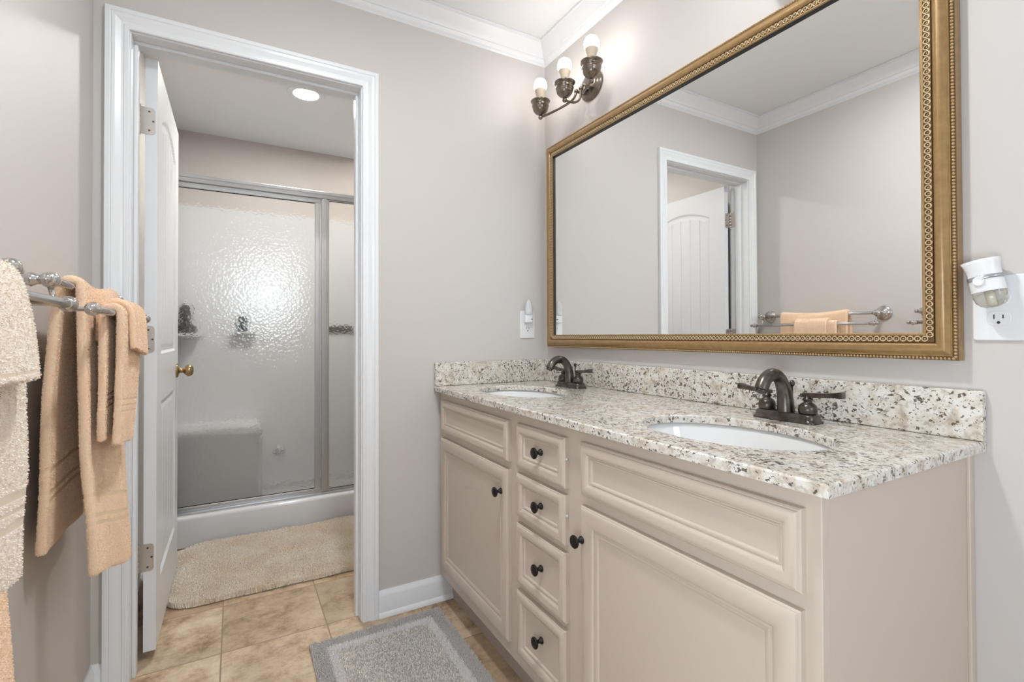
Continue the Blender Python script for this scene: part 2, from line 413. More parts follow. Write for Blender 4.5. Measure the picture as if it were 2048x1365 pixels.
# ------------------------------------------------------------------ the door leaf, open into the shower room
door = bpy.data.objects.new('door_1', None); COL.objects.link(door); door.location = (-1.519, .125, .03)
tag(door, 'white two-panel plank door standing open into the shower room', 'door', None, 'structure')
XA, XB, Y0, Y1, Z0, Z1 = -1.537, -1.502, .126, .832, .032, 2.04
def door_face(mb, x, s):
    """one moulded face of the leaf: flat stiles and rails around two sunk plank panels; s = outward sign."""
    ny, nz = 118, 300
    ys = np.linspace(Y0, Y1, ny); zs = np.linspace(Z0, Z1, nz)
    # snap columns/rows on panel edges for clean lines
    def depth(y, z):
        ya, yb = Y0 + .112, Y1 - .112
        def prof(dd):   # dd = distance inside the panel outline
            if dd <= 0: return 0.
            if dd < .010: return -.007 * (dd / .010)
            if dd < .022: return -.007
            if dd < .036: return -.007 + .003 * (dd - .022) / .014
            return None
        best = 0.
        for (za, zb, arch) in ((1.03, 1.865, .062), (.235, .86, 0.)):
            top = zb + (arch * (1 - ((y - (ya + yb) / 2) / ((yb - ya) / 2)) ** 2) if arch else 0)
            dd = min(y - ya, yb - y, z - za, (top - z) * (.93 if arch else 1))
            p = prof(dd)
            if p is None:
                p = -.004
                k = (y - (ya + yb) / 2) / .080
                f = abs(k - round(k)) * .080
                if f < .004: p = -.004 - .003 * (1 - f / .004)
            if dd > 0: best = p
        return best
    yl = sorted(set([round(v, 4) for v in list(ys) + [Y0 + .112 + d for d in (0, .010, .022, .036)] + [Y1 - .112 - d for d in (0, .010, .022, .036)] +
                     [(Y0 + Y1) / 2 + k * .080 + e for k in (-2, -1, 0, 1, 2) for e in (-.004, 0, .004)]]))
    zl = sorted(set([round(v, 4) for v in list(zs) + [a + sg * d for a, sg in ((1.03, 1), (.235, 1), (.86, -1)) for d in (0, .010, .022, .036)]]))
    mb.sheet([[(x + s * depth(y, z), y, z) for y in yl] for z in zl], smooth=False)
d = MB(); door_face(d, XB, 1); door_face(d, XA, -1)
d.box(XA + .009, XB - .009, Y0 + .001, Y1 - .001, Z0 + .001, Z1 - .001)
for (ya, yb, za, zb) in ((Y0, Y0, Z0, Z1), (Y1, Y1, Z0, Z1)):
    d._new([(XA, ya, za), (XB, ya, za), (XB, ya, zb), (XA, ya, zb)], [(0, 1, 2, 3)])
for z in (Z0, Z1): d._new([(XA, Y0, z), (XB, Y0, z), (XB, Y1, z), (XA, Y1, z)], [(0, 1, 2, 3)])
bmesh.ops.remove_doubles(d.bm, verts=d.bm.verts, dist=.00001)
slab = obj('door_slab', d, M['door'], door)
def knob(mb, x, s, y, z):
    mb.lathe([(0, 0), (.031, 0), (.032, .003), (.028, .007), (.018, .010), (.012, .013), (.0105, .022), (.012, .028), (.020, .033), (.0265, .042), (.0275, .050), (.024, .059), (.014, .065), (0, .066)], (x, y, z), (s, 0, 0), 28)
kb = MB(); knob(kb, XB, 1, .770, .937); o = obj('door_knob', kb, M['brass'], door); o['label'] = 'antique brass door knob'
kb = MB(); knob(kb, XA, -1, .770, .937); obj('door_knob', kb, M['bronze'], door)
for z, mm in ((1.825, 'satin_nickel'), (1.083, 'satin_nickel'), (.348, 'satin_nickel')):
    h_ = MB()
    prof = []
    r_ = .012                     # leaf on the door edge with two rounded corners
    y = Y0 - .0012
    xa, xb, za, zb = XA - .016, XB - .006, z - .046, z + .046
    pts = [(xa, za)] + [(xb - r_ + r_ * math.sin(a), za + r_ - r_ * math.cos(a)) for a in np.linspace(0, PI / 2, 6)] + [(xb - r_ + r_ * math.cos(a), zb - r_ + r_ * math.sin(a)) for a in np.linspace(0, PI / 2, 6)] + [(xa, zb)]
    h_.prism(pts, lambda p, hh: (p[0], hh, p[1]), y - .001, y + .0012)
    pts2 = [(DX0 + .0015 + .0 * 0, 0)]
    h_.box(DX0 - .0005, DX0 + .0018, WT - .045, WT + .002, z - .046, z + .046)
    for k in range(5): h_.lathe([(0, 0), (.0058, 0), (.0058, .0176), (0, .0176)], (XA - .0165, y - .004, z - .046 + k * .0186), (0, 0, 1), 12)
    h_.ball((XA - .0165, y - .004, z + .049), .0055, 10).ball((XA - .0165, y - .004, z - .049), .0055, 10)
    hg = obj('hinge', h_, M[mm], door)
    for dz, dx in ((-.032, -.028), (0, -.017), (.032, -.028)):
        obj('screw', MB().lathe([(0, 0), (.0035, 0), (.003, .001), (.0012, .0004), (0, .0003)], (XB + dx + .005, y - .001, z + dz), (0, -1, 0), 10), M['bronze'], hg)

# ------------------------------------------------------------------ vanity cabinet
van = thing('vanity_cabinet', 'long taupe double vanity cabinet with dark knobs under granite', 'vanity cabinet', (-.26, -.76, 0))
FX, CY = -.527, -1.522            # face-frame plane, right end of the cabinet
CT, ST = .8836, .020              # counter top height, slab thickness
b = MB()
CTOP = CT - ST - .001                                # hollow carcass: two ends, back, floor
b.box(FX + .019, -.002, CY, CY + .016, .104, CTOP).box(FX + .019, -.002, -.019, -.003, .104, CTOP)
b.box(-.010, -.002, CY + .016, -.019, .104, CTOP).box(FX + .019, -.010, CY + .016, -.019, .104, .120)
b.box(FX, FX + .02, CY, -.003, .104, CT - ST - .001, .0015)
body = obj('cabinet_body', b, M['cabinet'], van)
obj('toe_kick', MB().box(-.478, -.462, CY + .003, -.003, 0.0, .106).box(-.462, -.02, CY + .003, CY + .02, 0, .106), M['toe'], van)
obj('scribe_moulding', MB().box(-.021, -.001, CY - .006, CY + .001, .001, CT - ST - .001, .002), M['cabinet'], van)
def raised_front(mb, y0, y1, z0, z1, rail, x=FX, th=.019):
    """routed frame-and-panel front facing -x."""
    y0, y1 = min(y0, y1), max(y0, y1)
    # (inset from outer edge, thickness proud of the face frame)
    prof = [(0, 0), (0, th - .007), (.0025, th - .0045), (.004, th - .0045), (.0055, th - .002), (.010, th), (rail * .40, th + .0004), (rail * .55, th - .0006), (rail * .68, th - .0032), (rail * .74, th - .0062), (rail * .76, th - .0085), (rail * .83, th - .0085), (rail * .86, th - .0066), (rail * .93, th - .0075), (rail, th - .0115)]
    rg = [[(x - t_, y0 + u, z0 + u), (x - t_, y1 - u, z0 + u), (x - t_, y1 - u, z1 - u), (x - t_, y0 + u, z1 - u)] for u, t_ in prof]
    mb.rings(rg)
    mb._new(rg[-1], [(0, 1, 2, 3)]); mb._new(rg[0], [(3, 2, 1, 0)])
    bmesh.ops.remove_doubles(mb.bm, verts=mb.bm.verts, dist=1e-6)
    return mb
def cab_knob(y, z, parent):
    k = MB().lathe([(0, 0), (.0095, 0), (.0095, .003), (.006, .006), (.0045, .012), (.006, .016), (.0135, .019), (.0155, .0215), (.0155, .0245), (.0135, .0262), (.0105, .0255), (.0095, .0268), (.006, .0272), (0, .0270)], (FX - .0085 if z > .7 and False else FX - KD, y, z), (-1, 0, 0), 26)
    obj('knob', k, M['knob'], parent)
def front(name, y0, y1, z0, z1, rail, kn=None, kd=.0085):
    global KD
    o = obj(name, raised_front(MB(), y0, y1, z0, z1, rail), M['cabinet'], van, autosmooth=32); KD = kd
    if kn: cab_knob(kn[0], kn[1], o)
    return o
front('false_drawer_front', -.604, -.044, .704, .831, .040)
front('door', -.603, -.044, .153, .679, .060, (-.568, .606), .0188)
for (z0, z1, zk) in ((.701, .831, .769), (.556, .684, .621), (.359, .537, .450), (.150, .339, .253)):
    front('drawer', -.902, -.657, z0, z1, .040, (-.7825, zk))
front('false_drawer_front', -1.499, -.967, .706, .833, .040)
front('door', -1.497, -.967, .153, .680, .060, (-.978, .601), .0188)
# door bumpers/side screws seen on the drawer edge
for z in (.775, .632):
    obj('bumper', MB().lathe([(0, 0), (.004, 0), (.003, .003), (0, .0035)], (FX - .008, -.9025, z), (0, -1, 0), 10), M['clear'], van)

# ------------------------------------------------------------------ granite countertop with two sink cut-outs
ctop = thing('granite_countertop', 'speckled cream granite countertop with backsplash on the vanity', 'countertop', (-.28, -.77, CT))
CFX, CEY = -.5559, -1.5465
SINKS = [(-.325, -.335), (-.325, -1.218)]
SA, SB = .150, .212                   # half axes of the cut-outs in x and y
def slab_mesh():
    mb = MB(); N = 64
    halves = [(-.003, -.777, SINKS[0]), (-.777, CEY, SINKS[1])]
    for (ya, yb, (cx, cy)) in halves:
        def out(th):
            dx, dy = math.cos(th), math.sin(th)
            ts = []
            if dx > 1e-9: ts.append((-.002 - cx) / dx)
            if dx < -1e-9: ts.append((CFX - cx) / dx)
            if dy > 1e-9: ts.append((ya - cy) / dy)
            if dy < -1e-9: ts.append((yb - cy) / dy)
            t_ = min(v_ for v_ in ts if v_ > 0); return cx + dx * t_, cy + dy * t_
        ang = sorted([2 * PI * k / N for k in range(N)] + [math.atan2(y_ - cy, x_ - cx) % (2 * PI) for x_ in (-.002, CFX) for y_ in (ya, yb)])
        b_ = .003
        inner = [(cx + SA * math.cos(a), cy + SB * math.sin(a)) for a in ang]
        # keep the direction of inner points equal to the ray: fine for a rounded hole
        outer = [out(a) for a in ang]
        def pull(p):                  # edge rounding on the exposed front and right end only
            x_, y_ = p
            return (max(x_, CFX + b_), max(y_, CEY + b_))
        n = len(ang)
        top_in = [(cx + (SA + b_) * math.cos(a), cy + (SB + b_) * math.sin(a), CT) for a in ang]
        rings = [[(x_, y_, CT - ST) for x_, y_ in inner], [(x_, y_, CT - b_) for x_, y_ in inner], top_in,
                 [(*pull(p), CT) for p in outer], [(x_, y_, CT - b_) for x_, y_ in outer], [(x_, y_, CT - ST) for x_, y_ in outer], [(x_, y_, CT - ST) for x_, y_ in inner]]
        mb.rings(rings)
    bmesh.ops.remove_doubles(mb.bm, verts=mb.bm.verts, dist=1e-5)
    return mb
obj('slab', slab_mesh(), M['granite'], ctop)
obj('backsplash', MB().box(-.0195, -.0015, CEY - .001, -.0015, CT + .0005, .9815, .0025), M['granite'], ctop)
obj('side_splash', MB().box(CFX + .002, -.0205, -.0195, -.0015, CT + .0005, .9815, .0025), M['granite'], ctop)

for i, (cx, cy) in enumerate(SINKS):
    s_ = thing('undermount_sink', ('white oval undermount sink by the side splash', 'white oval undermount sink at the open end of the counter')[i], 'sink', (cx, cy, CT - ST - .15))
    mb = MB(); N = 48; a_, b_ = SA + .006, SB + .006
    prof = [(1.10, 0), (1.0, 0), (.985, -.012), (.95, -.05), (.86, -.095), (.70, -.126), (.45, -.142), (.15, -.148), (.10, -.150)]
    rg = [[(cx + a_ * q * math.cos(2 * PI * k / N), cy + b_ * q * math.sin(2 * PI * k / N), CT - ST - .0008 + z) for k in range(N)] for q, z in prof]
    mb.rings(rg, smooth=True)
    o = obj('bowl', mb, M['porcelain'], s_)
    sol = o.modifiers.new('wall', 'SOLIDIFY'); sol.thickness = .008; sol.offset = -1
    obj('drain', MB().lathe([(0, .001), (.012, .002), (.016, .003), (.022, .003), (.024, .0), (.020, -.004), (0, -.004)], (cx, cy, CT - ST - .1505), (0, 0, 1), 20), M['bronze'], s_)

# ------------------------------------------------------------------ faucets
def make_faucet(cx, cy, label):
    f = thing('centerset_faucet', label, 'faucet', (cx, cy, CT), 'bronze faucets on the countertop')
    def stad(hx, hy, z, n=8, r=None):
        r = r if r is not None else hx * .75; pts = []
        for (sx_, sy_, a0) in ((1, 1, 0), (-1, 1, PI / 2), (-1, -1, PI), (1, -1, 1.5 * PI)):
            for k in range(n + 1):
                a = a0 + PI / 2 * k / n
                pts.append((cx + sx_ * (hx - r) + r * math.cos(a), cy + sy_ * (hy - r) + r * math.sin(a), z))
        return pts
    z = CT + .0003
    prof = [(.0275, .0765, 0), (.0275, .0765, .003), (.0265, .0755, .0055), (.0245, .0735, .0075), (.0235, .0725, .011), (.0230, .0720, .017), (.0215, .0705, .0195), (.0205, .0695, .0205), (.0170, .066, .0215)]
    obj('base_plate', MB().rings([stad(hx, hy, z + dz, r=.0135) for hx, hy, dz in prof], cap=True), M['bronze'], f, autosmooth=40)
    top = z + .0212
    P = [(-.000, 0), (-.001, .022), (-.004, .044), (-.011, .064), (-.024, .082), (-.043, .0925), (-.063, .092), (-.081, .082), (-.092, .068), (-.096, .060)]
    R = [.0205, .0185, .017, .016, .0152, .0150, .0150, .0150, .0150, .0150]
    pts = []; rad = []
    for k in range(len(P) - 1):      # Catmull-Rom
        p = [Vector((*P[max(0, min(len(P) - 1, k + e))], 0)) for e in (-1, 0, 1, 2)]
        for q in range(4):
            u_ = q / 4
            v_ = .5 * ((2 * p[1]) + (-p[0] + p[2]) * u_ + (2 * p[0] - 5 * p[1] + 4 * p[2] - p[3]) * u_ ** 2 + (-p[0] + 3 * p[1] - 3 * p[2] + p[3]) * u_ ** 3)
            pts.append((cx + v_.x - .004, cy, top - .002 + v_.y)); rad.append(R[k] + (R[k + 1] - R[k]) * u_)
    pts.append((cx + P[-1][0] - .004, cy, top - .002 + P[-1][1])); rad.append(R[-1])
    sp_ = obj('spout', MB().tube(pts, rad, 20), M['bronze'], f)
    e = Vector(pts[-1]); dr = (Vector(pts[-1]) - Vector(pts[-2])).normalized()
    obj('aerator', MB().lathe([(0, -.002), (.0125, -.002), (.0125, .006), (.0115, .008), (.009, .008), (0, .006)], e, dr, 20), M['bronze'], sp_)
    obj('lift_rod', MB().lathe([(0, 0), (.0022, 0), (.0022, .062), (.004, .064), (.0065, .068), (.0065, .073), (.004, .077), (.0028, .078), (0, .0785)], (cx + .023, cy, top - .004), (0, 0, 1), 14), M['bronze'], f)
    for s in (1, -1):
        hy = cy + s * .0508
        hd = obj('handle', MB().lathe([(0, 0), (.0170, 0), (.0195, .003), (.0200, .012), (.0185, .020), (.0130, .0255), (.0090, .0275), (.0085, .031), (.0112, .033), (.0112, .036), (.008, .038), (.0065, .044), (0, .045)], (cx, hy, top - .0005), (0, 0, 1), 24), M['bronze'], f)
        # flat flared lever reaching outwards
        lv = MB(); rg = []
        for (q, hw, ht, dz) in ((-.012, .0055, .0030, .0), (-.006, .0062, .0046, .0), (.010, .0062, .0048, .001), (.040, .0062, .0042, .003), (.062, .0068, .0048, .006), (.074, .0082, .0062, .0075), (.078, .0080, .0058, .0078)):
            y = hy + s * q; zc = top + .0445 + dz
            rg.append([(cx - hw, y, zc - 1.4 * ht), (cx + hw, y, zc - 1.4 * ht), (cx + hw, y, zc + ht), (cx - hw, y, zc + ht)])
        lv.rings(rg, cap=True)
        obj('lever', lv, M['bronze'], hd)
    return f
make_faucet(-.098, -1.2105, 'bronze two-lever faucet nearer the open end of the counter')
make_faucet(-.098, -.3265, 'bronze two-lever faucet in the corner next to the night light')

# ------------------------------------------------------------------ framed mirror
mir = thing('wall_mirror', 'large mirror in a carved antique gold frame above the vanity', 'mirror', (-.02, -.784, 1.04))
MY0, MY1, MZ0, MZ1 = -1.460, -.1105, 1.0945, 1.8915
FW = .0555
P_ = [(0, .0255), (0, .0345), (.0022, .0362), (.0055, .0350), (.0062, .0330), (.0190, .0350), (.0196, .0322), (.0206, .0322), (.0212, .0352), (.0235, .0375), (.0270, .0400), (.0310, .0412), (.0350, .0404), (.0390, .0378), (.0430, .0346), (.0450, .0335), (.0462, .0345), (.0475, .0335), (.0480, .0300), (.0545, .0285), (.0555, .027), (.0555, .0015)]
MI = {5: 1, 6: 1, 4: 1, 7: 1, 18: 1, 19: 1}
mb = MB(); n_ = len(P_)
def fr_pt(c_, u, t_):
    y = MY0 - u if c_ in (0, 3) else MY1 + u
    z = MZ0 - u if c_ in (0, 1) else MZ1 + u
    return (-t_, y, z)
for c_ in range(4):
    c2 = (c_ + 1) % 4
    for k in range(n_ - 1):
        mb.mi = MI.get(k, 0)
        mb._new([fr_pt(c_, *P_[k]), fr_pt(c2, *P_[k]), fr_pt(c2, *P_[k + 1]), fr_pt(c_, *P_[k + 1])], [(0, 1, 2, 3)], False)
bmesh.ops.remove_doubles(mb.bm, verts=mb.bm.verts, dist=1e-6)
fr = obj('frame', mb, [M['gold'], M['gold_dark']], mir, autosmooth=38)
gl = obj('mirror_glass', MB().box(-.0257, -.0215, MY0 - .004, MY1 + .004, MZ0 - .004, MZ1 + .004), M['mirror'], mir)
obj('backing_board', MB().box(-.021, -.001, MY0 - .03, MY1 + .03, MZ0 - .03, MZ1 + .03), M['gold_dark'], mir)
obj('lip_reflection', MB().box(-.0272, -.0258, MY0 - .001, MY0 + .0012, MZ0, MZ1).box(-.0315, -.0258, MY1 - .0022, MY1 - .0002, MZ0, MZ1).box(-.0345, -.0258, MY0, MY1, MZ1 - .0016, MZ1 - .0002), M['rubber_and_reflection'], mir)  # black strips imitating the dark reflection along the frame's inner lip
# running-coil ornament and beads around the frame: surface relief, one mesh each
def along():
    """side origin, direction, outward normal, length"""
    return [(Vector((0, MY0, MZ0)), Vector((0, 1, 0)), Vector((0, 0, -1)), MY1 - MY0), (Vector((0, MY1, MZ0)), Vector((0, 0, 1)), Vector((0, 1, 0)), MZ1 - MZ0),
            (Vector((0, MY1, MZ1)), Vector((0, -1, 0)), Vector((0, 0, 1)), MY1 - MY0), (Vector((0, MY0, MZ1)), Vector((0, 0, -1)), Vector((0, -1, 0)), MZ1 - MZ0)]
cv = MB(); bd = MB()
for (o_, d_, nn, L) in along():
    cnt = round((L + .020) / .0125); st = (L + .020) / cnt
    for k in range(cnt):
        c_ = o_ + d_ * (-.010 + st * (k + .5)) + nn * .0124
        pts = []
        for q in range(15):
            a = math.radians(-120 + 330 * q / 14); r_ = .0054
            pts.append(c_ + d_ * (r_ * math.cos(a) * .92) + nn * (-r_ * math.sin(a)) + Vector((-.0352, 0, 0)))
        pts.append(pts[-1] + d_ * .0030 + nn * .0012); pts.append(pts[-1] + d_ * .0026 - nn * .0002)
        cv.tube(pts, .00120, 5, cap=False)
        cv.tube([c_ + d_ * (-.0012) + Vector((-.0350, 0, 0)), c_ + d_ * (.0012) + Vector((-.0350, 0, 0))], .0011, 5)
    L2 = L + 2 * .0515; cnt = round(L2 / .0066); st = L2 / cnt
    for k in range(cnt):
        bd.ball(o_ + d_ * (-.0515 + st * (k + .5)) + nn * .0515 + Vector((-.0305, 0, 0)), .0031, 8)
o = obj('carved_scroll_band', cv, M['gold_carved'], fr, fix=False)
o = obj('bead_row', bd, M['gold_bead'], fr, fix=False)

# ------------------------------------------------------------------ vanity sconces
def make_sconce(cy, label):
    s_ = thing('vanity_sconce', label, 'wall lamp', (-.005, cy, 2.113), 'three-bulb bronze wall lamps')
    obj('backplate', MB().lathe([(0, 0), (.058, 0), (.060, .004), (.056, .010), (.048, .013), (.046, .017), (.038, .022), (.022, .026), (.012, .027), (0, .0275)], (-.0005, cy, 2.113), (-1, 0, 0), 36, sx=1., sy=1.16), M['lamp_bronze'], s_)
    D = -.138; zb = 2.022
    for i, dy in enumerate((.176, 0, -.168)):
        y = cy + dy
        a = MB()
        if dy == 0:
            ctrl = [(D, y, zb), (-.115, y, zb - .001), (-.090, y, zb + .002), (-.070, y, zb + .014), (-.060, y, zb + .034), (-.058, y, zb + .066)]
        else:
            sg = 1 if dy > 0 else -1
            ctrl = [(D, y, zb), (-.124, y - sg * .045, zb + .001), (-.105, y - sg * .090, zb + .008), (-.082, y - sg * .122, zb + .022), (-.066, cy + sg * .034, zb + .040), (-.060, cy + sg * .028, zb + .066)]
        pts = []
        for k in range(len(ctrl) - 1):
            p = [Vector(ctrl[max(0, min(len(ctrl) - 1, k + e))]) for e in (-1, 0, 1, 2)]
            for q in range(5):
                u_ = q / 5
                pts.append(.5 * ((2 * p[1]) + (-p[0] + p[2]) * u_ + (2 * p[0] - 5 * p[1] + 4 * p[2] - p[3]) * u_ ** 2 + (-p[0] + 3 * p[1] - 3 * p[2] + p[3]) * u_ ** 3))
        pts.append(Vector(ctrl[-1]))
        a.tube(pts, .0048, 10).ball(ctrl[-1], .0095, 14)
        e = Vector(ctrl[-1]); a.tube([e, Vector((-.022, e.y, e.z))], .006, 10)
        obj('arm', a, M['lamp_bronze'], s_)
        cup = obj('socket_cup', MB().ball((D, y, zb), .0095, 14).lathe([(0, .006), (.006, .007), (.010, .012), (.022, .017), (.030, .027), (.0335, .039), (.034, .045), (.0360, .0465), (.0360, .0495), (.0325, .052), (.0325, .056), (.035, .0605), (.0405, .0650), (.0418, .0685), (.0395, .0705), (.020, .067), (.016, .066), (0, .066)], (D, y, zb), (0, 0, 1), 28), M['lamp_bronze'], s_)
        nb = obj('bulb', MB().lathe([(0, .117), (.0245, .118), (.0272, .126), (.0280, .135), (.0262, .147), (.0212, .157), (.0125, .1635), (0, .1655)], (D, y, zb), (0, 0, 1), 28), M['bulb'], s_)
        obj('bulb_base', MB().lathe([(0, .066), (.0145, .067), (.0152, .078), (.0165, .087), (.0195, .100), (.0230, .112), (.0243, .1172), (0, .1170)], (D, y, zb), (0, 0, 1), 28), M['bulb_base'], nb)
    return s_
make_sconce(-.350, 'bronze three-bulb wall lamp in the corner above the mirror')
make_sconce(-1.34, 'bronze three-bulb wall lamp over the open end of the vanity')
# ------------------------------------------------------------------ outlets and what is plugged in
def make_outlet(P3, label):
    """P3(a, z, t): across the plate, height, proud of wall."""
    o_ = thing('wall_outlet', label, 'outlet', P3(0, 1.141, 0), 'white duplex outlets')
    def pl(mb, a0, a1, z0, z1, t0, t1, r=.004, bev=.002):
        def loop(ins, t_):
            pts = []
            for (sa, sz, q0) in ((1, 1, 0), (-1, 1, PI / 2), (-1, -1, PI), (1, -1, 1.5 * PI)):
                for k in range(4):
                    q = q0 + PI / 2 * k / 3
                    ca = (a1 - r - ins) if sa > 0 else (a0 + r + ins); cz = (z1 - r - ins) if sz > 0 else (z0 + r + ins)
                    pts.append(P3(ca + r * math.cos(q), cz + r * math.sin(q), t_))
            return pts
        mb.rings([loop(0, t0), loop(0, t1 - bev), loop(bev * .4, t1 - bev * .4), loop(bev, t1)], cap=True); return mb
    obj('cover_plate', pl(MB(), -.0385, .0385, 1.079, 1.2035, .0005, .0055), M['plastic'], o_)
    for zc in (1.1615, 1.1215):
        mb = MB(); pts = []
        for k in range(40):
            q = 2 * PI * k / 40
            a = .0172 * math.cos(q); z = max(-.0142, min(.0142, .0172 * math.sin(q)))
            pts.append((a, z))
        mb.rings([[P3(a, zc + z, .0050) for a, z in pts], [P3(a, zc + z, .0066) for a, z in pts], [P3(a * .96, zc + z * .96, .0072) for a, z in pts]], cap=True)
        rc = obj('receptacle', mb, M['plastic'], o_)
        sl = MB()
        for (a0, a1, z0, z1) in ((-.0073, -.0055, -.0010, .0075), (.0055, .0073, -.0002, .0068)):
            sl.prism([(a0, z0), (a1, z0), (a1, z1), (a0, z1)], lambda p, h_: P3(p[0], zc + p[1], h_), .0066, .0074)
        sl.prism([(.0026 * math.cos(2 * PI * k / 12), -.0078 + .0026 * math.sin(2 * PI * k / 12)) for k in range(12)], lambda p, h_: P3(p[0], zc + p[1], h_), .0066, .0074)
        obj('slot', sl, M['slot'], rc)
    obj('plate_screw', MB().prism([(.0028 * math.cos(2 * PI * k / 12), .0028 * math.sin(2 * PI * k / 12)) for k in range(12)], lambda p, h_: P3(p[0], 1.1415 + p[1], h_), .0053, .0064), M['plastic'], o_)
    return o_
PL = lambda a, z, t_: (-.104 + a, -t_, z)
PR = lambda a, z, t_: (-t_, -1.568 - a, z)
make_outlet(PL, 'white wall outlet beside the mirror, holding the night light')
make_outlet(PR, 'white wall outlet past the mirror, holding the air freshener')

nl = thing('night_light', 'small clear flame-shaped night light plugged in beside the mirror', 'night light', (-.108, -.0076, 1.150))
obj('housing', MB().box(-.126, -.090, -.030, -.0078, 1.149, 1.186, .004, 3), M['plastic'], nl)
obj('flame_shade', MB().lathe([(.0155, 0), (.0180, .004), (.0190, .018), (.0180, .034), (.0150, .048), (.0105, .060), (.005, .068), (0, .070)], (-.108, -.024, 1.1865), (0, 0, 1), 20, closed=False, sy=.62), M['clear'], nl)
obj('light_sensor', MB().lathe([(0, 0), (.0035, 0), (.003, .002), (0, .0025)], (-.096, -.030, 1.166), (0, -1, 0), 12), M['plastic_grey'], nl)

af = thing('air_freshener', 'white plug-in air freshener with clear oil bottle beside the mirror', 'air freshener', (-.010, -1.560, 1.170))
tilt = Matrix.Rotation(math.radians(-11), 4, 'X')
AC = Vector((-.036, -1.561, 1.185))
def tl(mb):
    bmesh.ops.transform(mb.bm, matrix=Matrix.Translation(AC) @ tilt @ Matrix.Translation(-AC), verts=mb.bm.verts); return mb
def ov(rx, ry, z, n=32): return [(AC.x + rx * math.cos(2 * PI * k / n), AC.y + ry * math.sin(2 * PI * k / n), AC.z + z) for k in range(n)]
obj('housing', tl(MB().rings([ov(.0225, .0255, -.014), ov(.0225, .0250, .010), ov(.0220, .0245, .020), ov(.0225, .0250, .030), ov(.024, .0275, .040), ov(.025, .0295, .0465), ov(.0235, .028, .0465), ov(.021, .024, .036), ov(.012, .012, .036)], smooth=True)), M['plastic'], af)
obj('silver_band', tl(MB().rings([ov(.0226, .0252, .0085), ov(.0233, .0258, .0088), ov(.0233, .0256, .0158), ov(.0226, .0250, .0160)], smooth=True)), M['plastic_grey'], af)
obj('dial', tl(MB().lathe([(0, 0), (.009, 0), (.009, .002), (.0075, .003), (.0065, .0022), (0, .002)], (AC.x - .0228, AC.y + .004, AC.z + .006), (-1, 0, 0), 24)), M['plastic'], af)
obj('oil_bottle', tl(MB().rings([ov(.0215, .0245, -.0142), ov(.0217, .0243, -.024), ov(.0200, .0222, -.033), ov(.0150, .0165, -.040), ov(.008, .009, -.0435), ov(.0001, .0001, -.0440)], smooth=True).rings([ov(.0195, .0225, -.0145), ov(.0001, .0001, -.0145)])), M['liquid'], af)
obj('wick', tl(MB().lathe([(0, -.0145), (.0058, -.0145), (.0058, -.036), (0, -.037)], AC, (0, 0, 1), 14)), M['wick'], af)
obj('plug', MB().lathe([(0, .0076), (.019, .0076), (.019, .012), (.012, .0145), (0, .0150)], (0, -1.566, 1.166), (-1, 0, 0), 24), M['plastic'], af)

# ------------------------------------------------------------------ double towel racks
BX, BZ, GX, GZ = -1.574, 1.200, -1.509, 1.146       # back bar and front bar lines
def make_rack(y_near, y_far, label):
    r = thing('towel_rack', label, 'towel rack', (W, (y_near + y_far) / 2, BZ), 'double towel racks on the wall')
    fin = [(0, -.010), (.0085, -.010), (.0105, -.007), (.0085, -.004), (.0085, .000), (.012, .003), (.0135, .007), (.012, .011), (.007, .013), (.0058, .016), (.0085, .019), (.0098, .0235), (.0085, .028), (.004, .031), (0, .0315)]
    for y in (y_near, y_far):
        sg = 1 if y == y_far else -1
        br = MB().lathe([(0, 0), (.036, 0), (.037, .003), (.034, .007), (.027, .009), (.026, .012), (.022, .015), (.014, .018), (.0105, .024), (.0095, .034), (.0115, .042), (.0135, .047), (.0115, .052), (.009, .056), (.009, .062), (0, .062)], (W + .0006, y, BZ), (1, 0, 0), 30)
        br.lathe([(0, -.017), (.0105, -.016), (.0145, -.008), (.0155, 0), (.0145, .008), (.0105, .016), (0, .017)], (BX, y, BZ), (0, 1, 0), 22)
        bk = obj('wall_bracket', br, M['nickel'], r)
        yl = y - sg * .0
        pts = [(BX, yl, BZ - .012)] + [(BX + .004 + .0 * k, yl, BZ - .03) for k in (0,)] + [(BX + .008, yl, BZ - .044), (BX + .022, yl, BZ - .054), (GX - .012, yl, GZ), (GX, yl, GZ)]
        obj('front_bar_arm', MB().tube(pts, .0048, 10), M['nickel'], bk)
    for nm, x, z, e in (('back_bar', BX, BZ, .030), ('front_bar', GX, GZ, .034)):
        bo = obj(nm, MB().lathe([(0, y_near - e), (.0078, y_near - e), (.0078, y_far + e), (0, y_far + e)], (x, 0, z), (0, 1, 0), 16), M['nickel'], r)
        for y, sg in ((y_near, -1), (y_far, 1)):
            obj('finial', MB().lathe(fin, (x, y + sg * (e - .028 if nm == 'back_bar' else e - .026), z), (0, sg, 0), 20), M['nickel'], bo)
    return r
make_rack(-.690, -.085, 'double towel rack nearest the doorway, hung with peach towels')
make_rack(-1.485, -.880, 'double towel rack farther from the doorway, hung with cream towels')

